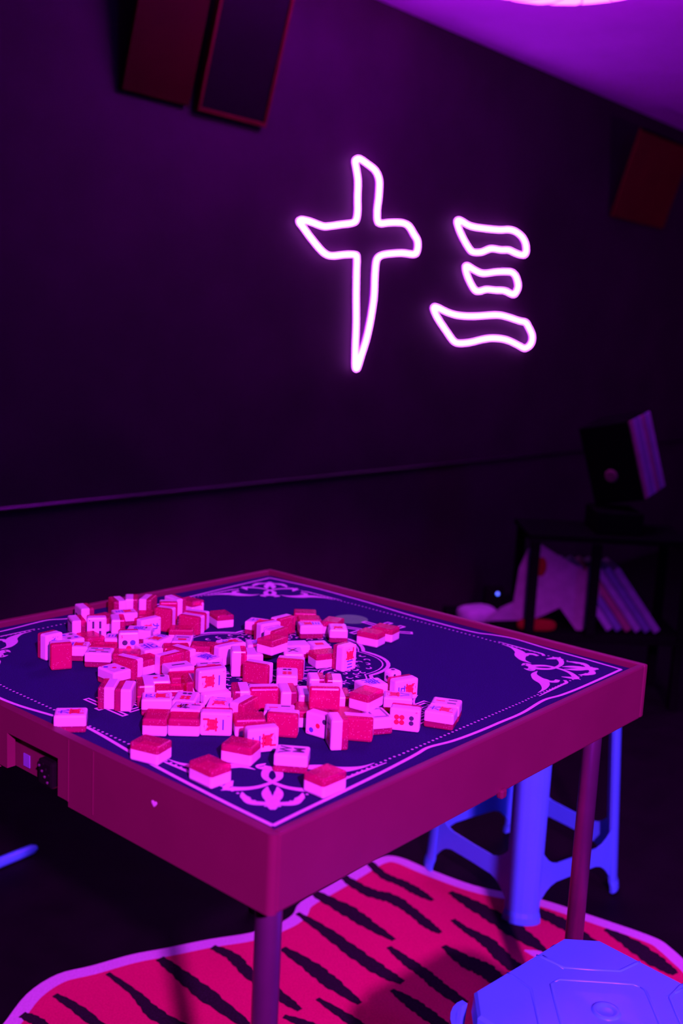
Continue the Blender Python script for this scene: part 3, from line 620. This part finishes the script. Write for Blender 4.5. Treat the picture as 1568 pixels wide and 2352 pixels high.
(-0.1617, 1.3817, 0.7518, (0.2409, 0.0000, -0.0000, -0.9705), None, 'blank face-up tile beneath the upper standing red-character tile'),
]
for x, y, z, q, des, label in TILES:
    t = thing('mahjong_tile', label, 'tile', (x, y, z), 0, 'mahjong tiles piled on the playing mat')
    t.rotation_mode = 'QUATERNION'; t.rotation_quaternion = Quaternion(q)
    link('tile_body', BODY, t); link('tile_back', BACK, t)['label'] = 'clear pink glitter backing'
    if des: link('face_mark', face_mesh(des), t)

# ------------------------------------------------------------------ dice
def die(label, x, y, rz, s, pips):
    t = thing('die', label, 'die', (x, y, .7397), rz, 'dice on the playing mat')
    bm = B((-s / 2, -s / 2, 0), (s / 2, s / 2, s), s * .22, 4); obj('die_body', bm, M['ivory'], t, smooth=True)
    offs = {1: [(0, 0)], 2: [(-.25, .25), (.25, -.25)], 3: [(-.27, .27), (0, 0), (.27, -.27)], 4: [(-.24, -.24), (.24, -.24), (-.24, .24), (.24, .24)], 6: [(-.22, -.28), (-.22, 0), (-.22, .28), (.22, -.28), (.22, 0), (.22, .28)]}
    for face, n, m_ in pips:
        bm = bmesh.new()
        for a, b in offs[n]:
            disc(bm, a * s, b * s, s * (.1 if n > 1 else .15), 0, 12)
        R_ = {'top': Matrix.Identity(3), 'front': Matrix.Rotation(PI / 2, 3, 'X'), 'right': Matrix.Rotation(PI / 2, 3, 'Z') @ Matrix.Rotation(PI / 2, 3, 'X'),
              'left': Matrix.Rotation(-PI / 2, 3, 'Z') @ Matrix.Rotation(PI / 2, 3, 'X')}[face]
        for v in bm.verts: v.co = R_ @ Vector((v.co.x, v.co.y, s / 2 + .0002)) + Vector((0, 0, s / 2))
        obj('pips', bm, M[m_], t)
die('small white die with dark pips lying by itself right of the medallion', 0.0885, 1.5190, math.radians(38), .0205, [('top', 1, 'ink_black'), ('front', 2, 'ink_black'), ('right', 4, 'ink_black'), ('left', 1, 'ink_black')])
die('white die with red pips behind the two parallel pink-backed tiles', -0.2526, 1.8655, math.radians(14), .0205, [('front', 4, 'ink_red'), ('top', 2, 'ink_black'), ('right', 3, 'ink_black')])

# ------------------------------------------------------------------ tiger-striped rug
RUG = [(-0.563, 1.7024), (-0.5457, 1.7993), (-0.5064, 1.8646), (-0.4472, 1.8985), (-0.3789, 1.9417), (-0.3139, 1.9705), (-0.2304, 2.0096), (-0.1476, 2.0414), (-0.0909, 2.0835), (-0.0631, 2.1208), (-0.0485, 2.1727), (0.0179, 2.2553), (0.0785, 2.3323), (0.1189, 2.3833), (0.1566, 2.4046), (0.1953, 2.3932), (0.2504, 2.3495), (0.3489, 2.2836), (0.429, 2.256), (0.5002, 2.234), (0.5842, 2.1861), (0.6351, 2.1549), (0.6934, 2.1185), (0.7296, 2.0896), (0.7444, 2.0613), (0.7578, 2.0241), (0.775, 1.96), (0.775, 1.8), (0.7, 1.55), (0.58, 1.35), (0.45, 1.15), (0.2, 0.98), (-0.1, 0.95), (-0.35, 1.08), (-0.5, 1.3), (-0.58, 1.5), (-0.585, 1.64)]
STRIPES = [([(0.0999, 2.3835), (0.1398, 2.3074), (0.1851, 2.2716), (0.2172, 2.2376), (0.2485, 2.2045)], [0.0084, 0.013, 0.014, 0.0143, 0.0057]), ([(0.0269, 2.3271), (0.0579, 2.2751), (0.1075, 2.2252), (0.1562, 2.2033), (0.1958, 2.1573), (0.2321, 2.1009), (0.2552, 2.0741)], [0.0074, 0.0125, 0.0174, 0.0186, 0.0141, 0.0134, 0.0061]), ([(-0.042, 2.2495), (-0.0117, 2.2061), (0.0562, 2.1444), (0.105, 2.0894), (0.1543, 2.0387)], [0.0063, 0.0126, 0.0205, 0.0155, 0.0061]), ([(-0.0528, 2.1236), (0.0085, 2.0604), (0.0718, 1.9838), (0.1279, 1.9221), (0.1654, 1.892)], [0.0058, 0.0141, 0.0175, 0.0164, 0.0082]), ([(0.1424, 2.0119), (0.177, 1.9651), (0.212, 1.9233), (0.2382, 1.8839), (0.2797, 1.8337)], [0.006, 0.0132, 0.0147, 0.0153, 0.0127]), ([(0.2864, 2.1284), (0.311, 2.0926), (0.3528, 2.0465), (0.3829, 1.9827), (0.4143, 1.9402), (0.4445, 1.8994)], [0.0068, 0.0099, 0.0175, 0.0179, 0.0165, 0.0128]), ([(0.2915, 2.2448), (0.3316, 2.2012), (0.3826, 2.1442), (0.429, 2.0813), (0.4705, 2.023)], [0.0073, 0.0187, 0.0241, 0.0235, 0.0071]), ([(0.4735, 2.1941), (0.4891, 2.1719), (0.5272, 2.1346), (0.5705, 2.0722), (0.6047, 2.0299)], [0.0095, 0.0178, 0.0197, 0.0158, 0.0066]), ([(0.6172, 2.1202), (0.657, 2.0733), (0.6945, 2.0093), (0.7238, 1.9661)], [0.0058, 0.0201, 0.0224, 0.01]), ([(0.2574, 2.0252), (0.2983, 1.9755), (0.3331, 1.9482), (0.3606, 1.9067), (0.3881, 1.8682)], [0.0068, 0.0207, 0.0234, 0.017, 0.011]), ([(0.143, 1.8663), (0.1773, 1.8308), (0.2095, 1.7939), (0.241, 1.7559)], [0.0051, 0.0147, 0.0157, 0.0134]), ([(-0.4099, 1.8741), (-0.3448, 1.8156), (-0.2966, 1.7592), (-0.2302, 1.7123)], [0.0051, 0.009, 0.015, 0.015]), ([(-0.3185, 1.9318), (-0.2709, 1.8843), (-0.2086, 1.8199), (-0.1249, 1.7388)], [0.0096, 0.0143, 0.0182, 0.0096]), ([(-0.2194, 1.9803), (-0.1751, 1.9502), (-0.1347, 1.8943), (-0.0662, 1.8247), (-0.0315, 1.7905)], [0.0082, 0.0132, 0.0135, 0.0125, 0.0062]), ([(-0.0765, 1.9881), (-0.0181, 1.9319), (0.0272, 1.8778), (0.081, 1.8191)], [0.0085, 0.0168, 0.0176, 0.0064]), ([(-0.0001, 1.8273), (0.0523, 1.779), (0.0937, 1.7396)], [0.0049, 0.0113, 0.0119]), ([(-0.0603, 1.7702), (-0.016, 1.7485), (0.0116, 1.7284)], [0.0055, 0.0116, 0.0116]), ([(-0.4919, 1.7996), (-0.4398, 1.762), (-0.3762, 1.7047)], [0.006, 0.0108, 0.0106]), ([(-0.535, 1.7379), (-0.5015, 1.7206), (-0.4728, 1.6913)], [0.0083, 0.0115, 0.0088])]
for k, (x, y, ln) in enumerate([(-.47, 1.60, .13), (-.38, 1.42, .17), (-.25, 1.53, .16), (-.28, 1.24, .15), (-.12, 1.38, .18), (.02, 1.56, .15), (-.08, 1.14, .14), (.08, 1.22, .17), (.17, 1.40, .16),
                                (.24, 1.06, .13), (.30, 1.25, .15), (.36, 1.48, .16), (.46, 1.27, .12), (.52, 1.62, .17), (.60, 1.80, .12)]):
    dx, dy = .78, -.62                                # the same slant of stripes over the near half of the rug
    STRIPES.append(([(x - dx * ln / 2, y - dy * ln / 2), (x - dx * ln * .15, y - dy * ln * .15 + .008), (x + dx * ln * .2, y + dy * ln * .2 - .006), (x + dx * ln / 2, y + dy * ln / 2)], [.004, .014, .016, .005]))
rc = Vector((.08, 1.6, 0))
rug = thing('tiger_rug', 'red rug with black tiger stripes and a white edge on the dark floor', 'rug', rc)
Q = smooth_pts([(x - rc.x, y - rc.y, 0) for x, y in RUG], 4, closed=True)
prism_bm = prism(bmesh.new(), [(q.x, q.y) for q in Q], .0, .0018); obj('backing', prism_bm, M['border'], rug)
def inset(Q, d):
    out = []
    n = len(Q)
    for i in range(n):
        a, b = Q[i - 1], Q[(i + 1) % n]; tdir = (b - a); nn = Vector((-tdir.y, tdir.x, 0)).normalized(); out.append(Q[i] + nn * d)
    return out
area = sum(Q[i].x * Q[(i + 1) % len(Q)].y - Q[(i + 1) % len(Q)].x * Q[i].y for i in range(len(Q)))
In = inset(Q, (.032 if area > 0 else -.032))
obj('red_pile', prism(bmesh.new(), [(q.x, q.y) for q in In], .0019, .0034), M['pile'], rug)
n = len(Q); bm = bmesh.new()
ov = [bm.verts.new((q.x, q.y, .0036)) for q in inset(Q, (.002 if area > 0 else -.002))]; iv = [bm.verts.new((q.x, q.y, .0036)) for q in In]
ob = [bm.verts.new((q.x, q.y, .0019)) for q in Q]; ib = [bm.verts.new((q.x, q.y, .0019)) for q in In]
for i in range(n):
    j = (i + 1) % n
    bm.faces.new((ov[i], ov[j], iv[j], iv[i])); bm.faces.new((ob[i], ob[j], ov[j], ov[i])); bm.faces.new((iv[i], iv[j], ib[j], ib[i]))
obj('white_edge', bm, M['border'], rug)
def wob(i): return 1 + .10 * math.sin(i * 2.1) + .06 * math.sin(i * 5.3)
for pts, ws in STRIPES:
    bm = bmesh.new()
    P = smooth_pts([(x - rc.x, y - rc.y, wv) for (x, y), wv in zip(pts, ws)], 9)
    ribbon(bm, [(p.x, p.y) for p in P], [p.z * wob(i) for i, p in enumerate(P)], .0035, 1, .0006)
    obj('tiger_stripe', bm, M['stripe'], rug)
bm = bmesh.new(); ribbon(bm, [[(0.3462, 0.4239), (0.3689, 0.4132), (0.3962, 0.4)][0], [(0.3462, 0.4239), (0.3689, 0.4132), (0.3962, 0.4)][1], [(0.3462, 0.4239), (0.3689, 0.4132), (0.3962, 0.4)][2]], [.002, .013, .02], .0035, 5, .0005); obj('white_patch', bm, M['border'], rug)

# ------------------------------------------------------------------ plastic stools
def stool(label, loc, rz, sd, foot, hgt, ridges):
    """sd: seat side, foot: half diagonal of the feet; corners point along +-x, +-y of the local frame"""
    t = thing('plastic_stool', label, 'stool', loc, rz, 'blue plastic stools on the rug')
    hd = sd * .7071; c = .049 / 2                    # half diagonal, half chamfer width
    def octo(d, cc):
        k = d - cc
        return [(k, -cc), (k, cc), (cc, k), (-cc, k), (-k, cc), (-k, -cc), (-cc, -k), (cc, -k)]
    bm = bmesh.new()
    rings = []
    for d, cc, z in ((hd + .006, c + .004, hgt - .032), (hd + .003, c + .002, hgt - .012), (hd + .001, c, hgt - .004), (hd - .004, c - .001, hgt), (.066, .030, hgt + .0004), (.015, .0062, hgt - .0006)):
        rings.append([bm.verts.new((x, y, z)) for x, y in octo(d, cc)])
    for a, b in zip(rings, rings[1:]):
        for i in range(8): bm.faces.new((a[i], a[(i + 1) % 8], b[(i + 1) % 8], b[i]))
    bm.faces.new(rings[-1])
    inner = [bm.verts.new((x, y, hgt - .040)) for x, y in octo(hd + .003, c + .003)]
    ceil_ = [bm.verts.new((x, y, hgt - .006)) for x, y in octo(hd - .003, c)]
    for i in range(8):
        bm.faces.new((inner[i], inner[(i + 1) % 8], rings[0][(i + 1) % 8], rings[0][i])); bm.faces.new((ceil_[i], ceil_[(i + 1) % 8], inner[(i + 1) % 8], inner[i]))
    bm.faces.new(ceil_[::-1])
    obj('seat', bm, M['stool'], t)
    if ridges:
        bm = bmesh.new()
        def L(pts):
            for k in range(4):
                a = k * PI / 2; ca, sa = math.cos(a), math.sin(a)
                tube(bm, [(x * ca - y * sa, x * sa + y * ca, hgt - .0006) for x, y in pts], [.0012] + [.0024] * (len(pts) - 2) + [.0012], 8)
        k = hd - c
        L([(-.068, .112), (-.062, .107), (-.036, .0865), (0, .086), (.036, .0865), (.062, .107), (.068, .112)])
        L([(-.056, .053), (-.047, .0595), (-.02, .060), (.02, .060), (.047, .0595), (.056, .053)])
        L([(.112, .060), (.10, .050), (.083, .037)])
        obj('seat_ridge', bm, M['stool'], t, smooth=True)
        bm = bmesh.new(); lathe(bm, [(.0185, hgt - .001), (.0165, hgt + .0022), (.013, hgt + .0026), (.010, hgt + .0005), (.008, hgt - .0002), (0, hgt - .0002)], 24)
        obj('centre_boss', bm, M['stool'], t, smooth=True)
    zt = hgt - .02
    def leg_at(z, w=1.0):
        f = z / zt; return (foot + .004) * (1 - f) + (hd + .006) * f
    for k in range(4):
        bm = bmesh.new(); rows = []
        zs = [0.0045, .008, .020, .03, .10, .22, .34, zt - .004]
        for zi, z in enumerate(zs):
            d = leg_at(z); w_ = .0375 + .002 * z / zt
            if zi < 3: w_ += (.003, .004, .003)[zi]; d += (.003, .004, .003)[zi]
            sec = []
            for q in range(9):
                an = -1.25 + 2.5 * q / 8
                sec.append((d - .026 + .026 * math.cos(an) / 1.0, w_ * math.sin(an) / math.sin(1.25)))
            inn = [(x - .006, y * .84) for x, y in sec[::-1]]
            rows.append([bm.verts.new((x, y, z)) for x, y in sec + inn])
        for a, b in zip(rows, rows[1:]):
            m_ = len(a)
            for i in range(m_): bm.faces.new((a[i], a[(i + 1) % m_], b[(i + 1) % m_], b[i]))
        bm.faces.new(rows[0][::-1]); bm.faces.new(rows[-1])
        bmesh.ops.rotate(bm, verts=bm.verts, cent=(0, 0, 0), matrix=Matrix.Rotation(k * PI / 2, 3, 'Z'))
        obj('leg', bm, M['stool'], t, smooth=False)
        # brace to the next leg: flat web with flared ends
        bm = bmesh.new(); F, Bk = [], []
        a0 = Vector((1, 0, 0)); a1 = Vector((0, 1, 0)); nn = Vector((1, 1, 0)).normalized()
        tv = [0, .04, .09, .15, .22, .5, .78, .85, .91, .96, 1]
        hv = [.060, .048, .036, .027, .022, .021, .022, .027, .036, .048, .060]
        zc = .105
        for s_, h_ in zip(tv, hv):
            d = leg_at(zc) - .020
            p0 = a0 * d + a1 * .0345; p1 = a1 * d + a0 * .0345; pt = p0 + (p1 - p0) * s_
            pr = []
            for z in (zc - h_, zc + h_):
                pr.append((bm.verts.new(pt + Vector((0, 0, z)) + nn * .002), bm.verts.new(pt + Vector((0, 0, z)) - nn * .002)))
            F.append(pr)
        for p, q in zip(F, F[1:]):
            bm.faces.new((p[0][0], q[0][0], q[1][0], p[1][0])); bm.faces.new((q[0][1], p[0][1], p[1][1], q[1][1]))
            bm.faces.new((p[1][0], q[1][0], q[1][1], p[1][1])); bm.faces.new((p[0][1], q[0][1], q[0][0], p[0][0]))
        for p in (F[0], F[-1]): bm.faces.new((p[0][0], p[1][0], p[1][1], p[0][1]))
        bmesh.ops.rotate(bm, verts=bm.verts, cent=(0, 0, 0), matrix=Matrix.Rotation(k * PI / 2, 3, 'Z'))
        obj('brace', bm, M['stool'], t)
    return t
stool('blue plastic stool nearest the viewer, seat cut off by the lower right corner', (.352, 1.171, 0.0), math.radians(-1.5), .257, .212, .4535, True)
stool('blue plastic stool standing behind the right table leg', (.467, 2.342, .0), math.radians(-8.5), .272, .222, .4535, False)
# blue pole on the floor at the far left
o = obj('pole', tube(bmesh.new(), [(-.36, 0, 0), (-.05, 0, 0), (-.012, 0, 0), (0, 0, 0)], [.0125, .0125, .0115, .006], 16), M['stool'], smooth=True)
o.location = (-.685, 2.34, .0126); o.rotation_euler = (0, 0, math.radians(52))
tag(o, 'end of a blue pole lying on the dark floor at the left picture edge', 'pole')

# ------------------------------------------------------------------ dark shelf with clutter at the right
sh = thing('shelf_rack', 'low black shelf rack with slim posts standing before the dark wall at the right', 'shelf', (.80, 3.72, 0))
obj('shelf_board', B((-.40, -.16, .235), (.42, .16, .262), .002), M['black'], sh)
obj('shelf_board', B((-.155, -.16, .588), (.42, .16, .608), .002), M['black'], sh)
for px, py in ((-.131, -.16), (.080, -.16), (.40, -.16), (-.131, .14), (.40, .14)):
    obj('post', B((px - .0165, py - .018, .2625), (px + .0165, py + .0, .5875), .002), M['black'], sh)
for px, py in ((-.38, -.14), (.40, -.14), (-.38, .14), (.40, .14)):
    obj('leg', B((px - .015, py - .015, 0), (px + .015, py + .015, .2345), .002), M['black'], sh)
def pad(name, label, cat, poly, y, th, m, group=None):
    """soft flat thing: outline in x, z, bulging to the front"""
    cx = sum(p[0] for p in poly) / len(poly); cz = min(p[1] for p in poly)
    t = thing(name, label, cat, (cx, y, cz), 0, group)
    bm = bmesh.new(); P = [(p[0] - cx, p[1] - cz) for p in poly]
    f = bm.faces.new([bm.verts.new((x, 0, z)) for x, z in P])
    r = bmesh.ops.inset_region(bm, faces=[f], thickness=.012, depth=0)

    for v in f.verts: v.co.y -= th
    e0 = [e_ for e_ in bm.edges if e_.is_boundary]
    ex = bmesh.ops.extrude_edge_only(bm, edges=e0)
    for v in [g for g in ex['geom'] if isinstance(g, bmesh.types.BMVert)]: v.co.y += th * .5
    nb = [e_ for e_ in bm.edges if e_.is_boundary]; bmesh.ops.contextual_create(bm, geom=nb)
    obj(name + '_body', bm, m, t)
    return t
cp = pad('draped_cloth', 'pale purple-lit draped cloth with jagged lower edge and a red round patch', 'cloth', [(0.686, 0.573), (0.765, 0.527), (0.858, 0.48), (0.895, 0.473), (0.919, 0.4), (0.893, 0.324), (0.868, 0.267), (0.844, 0.266), (0.78, 0.346), (0.728, 0.316), (0.681, 0.295), (0.525, 0.284), (0.576, 0.333), (0.617, 0.354), (0.628, 0.477), (0.653, 0.543)], 3.62, .02, M['cloth'])
bm = bmesh.new(); lathe(bm, [(0, .006), (.02, .005), (.03, .0)], 24)
for v in bm.verts: v.co = Vector((v.co.x * .66, -v.co.z - .0215, v.co.y * 1.15))
o = obj('red_patch', bm, M['redcloth'], cp, smooth=True); o.location = Vector((.703, 3.62, .488)) - Vector(cp.location); o['label'] = 'red oval patch'
def blob(name, label, cat, loc, sc, rz, m, ry=0):
    bm = bmesh.new(); bmesh.ops.create_icosphere(bm, subdivisions=3, radius=1)
    for v in bm.verts:
        c = v.co
        k = (abs(c.x) ** 3.2 + abs(c.y) ** 3.2 + abs(c.z) ** 3.2) ** (-1 / 3.2)
        v.co = Vector((c.x * k * sc[0], c.y * k * sc[1], c.z * k * sc[2] + sc[2]))
    o = obj(name, bm, m, smooth=True); o.location = loc; o.rotation_euler = (0, ry, rz)
    return tag(o, label, cat)
blob('cushion', 'small pale oblong cushion at the left end of the low shelf', 'cushion', (.50, 3.66, .2625), (.072, .05, .030), math.radians(25), M['cushion'])
blob('cushion', 'small dim red cushion in front of the draped cloth on the low shelf', 'cushion', (.70, 3.583, .2625), (.068, .016, .021), 0, M['redcloth'])
# tilted dark box with striped side, propped on the upper board
bx = thing('dark_box', 'tilted dark box with a pale round spot and a purple striped side', 'box', (1.045, 3.72, .740))
rotm = Matrix.Rotation(math.radians(-17), 3, 'Y') @ Matrix.Rotation(math.radians(-38), 3, 'Z')
bx.rotation_euler = rotm.to_euler()
bx.location.z = .6885 - min((rotm @ Vector((x, y, 0))).z for x in (-.13, .07) for y in (-.082, .11))
obj('box_body', B((-.13, -.07, 0), (.058, .11, .285), .004), M['black'], bx)
for k in range(7):
    y0 = -.072 + k * .0258
    obj('side_slat', B((.0585, y0, .004), (.066, y0 + .0235, .281), .002), M[('slat_b', 'slat_a', 'slat_c', 'slat_a', 'slat_b', 'slat_c', 'slat_a')[k]], bx)
bm = bmesh.new(); lathe(bm, [(0, .004), (.018, .004), (.024, 0)], 20)
for v in bm.verts: v.co = Vector((v.co.x - .045, -v.co.z - .0705, v.co.y + .10))
obj('round_spot', bm, M['slat_b'], bx)['label'] = 'pale round spot'
pr = obj('prop_block', B((-.11, -.1, 0), (.05, .1, .078), .004), M['black']); pr.location = (1.00, 3.72, .6085)
tag(pr, 'dark wedge block holding up the tilted dark box', 'block')
for k in range(6):
    o = obj('flat_case', B((-.0125, -.09, 0), (.0125, .09, .275), .003), M[('slat_a', 'slat_c', 'slat_b', 'slat_a', 'slat_c', 'slat_a')[k]])
    o.location = (.965 + k * .0335, 3.70, .2705); o.rotation_euler = (0, math.radians(-37), math.radians(0))
    tag(o, ('leftmost', 'second from left', 'third from left', 'third from right', 'second from right', 'rightmost')[k] + ' of the thin flat cases leaning under the dark box', 'case', 'flat cases leaning on the low shelf')
dv = thing('charger', 'small dark device with a tiny blue indicator light behind the table edge', 'charger', (.575, 3.80, .2625))
obj('housing', B((-.035, -.02, 0), (.035, .02, .10), .004), M['black'], dv)
bm = bmesh.new(); bmesh.ops.create_icosphere(bm, subdivisions=2, radius=.0062)
for v in bm.verts: v.co += Vector((.012, -.0215, .078))
obj('indicator_light', bm, M['led'], dv, smooth=True)
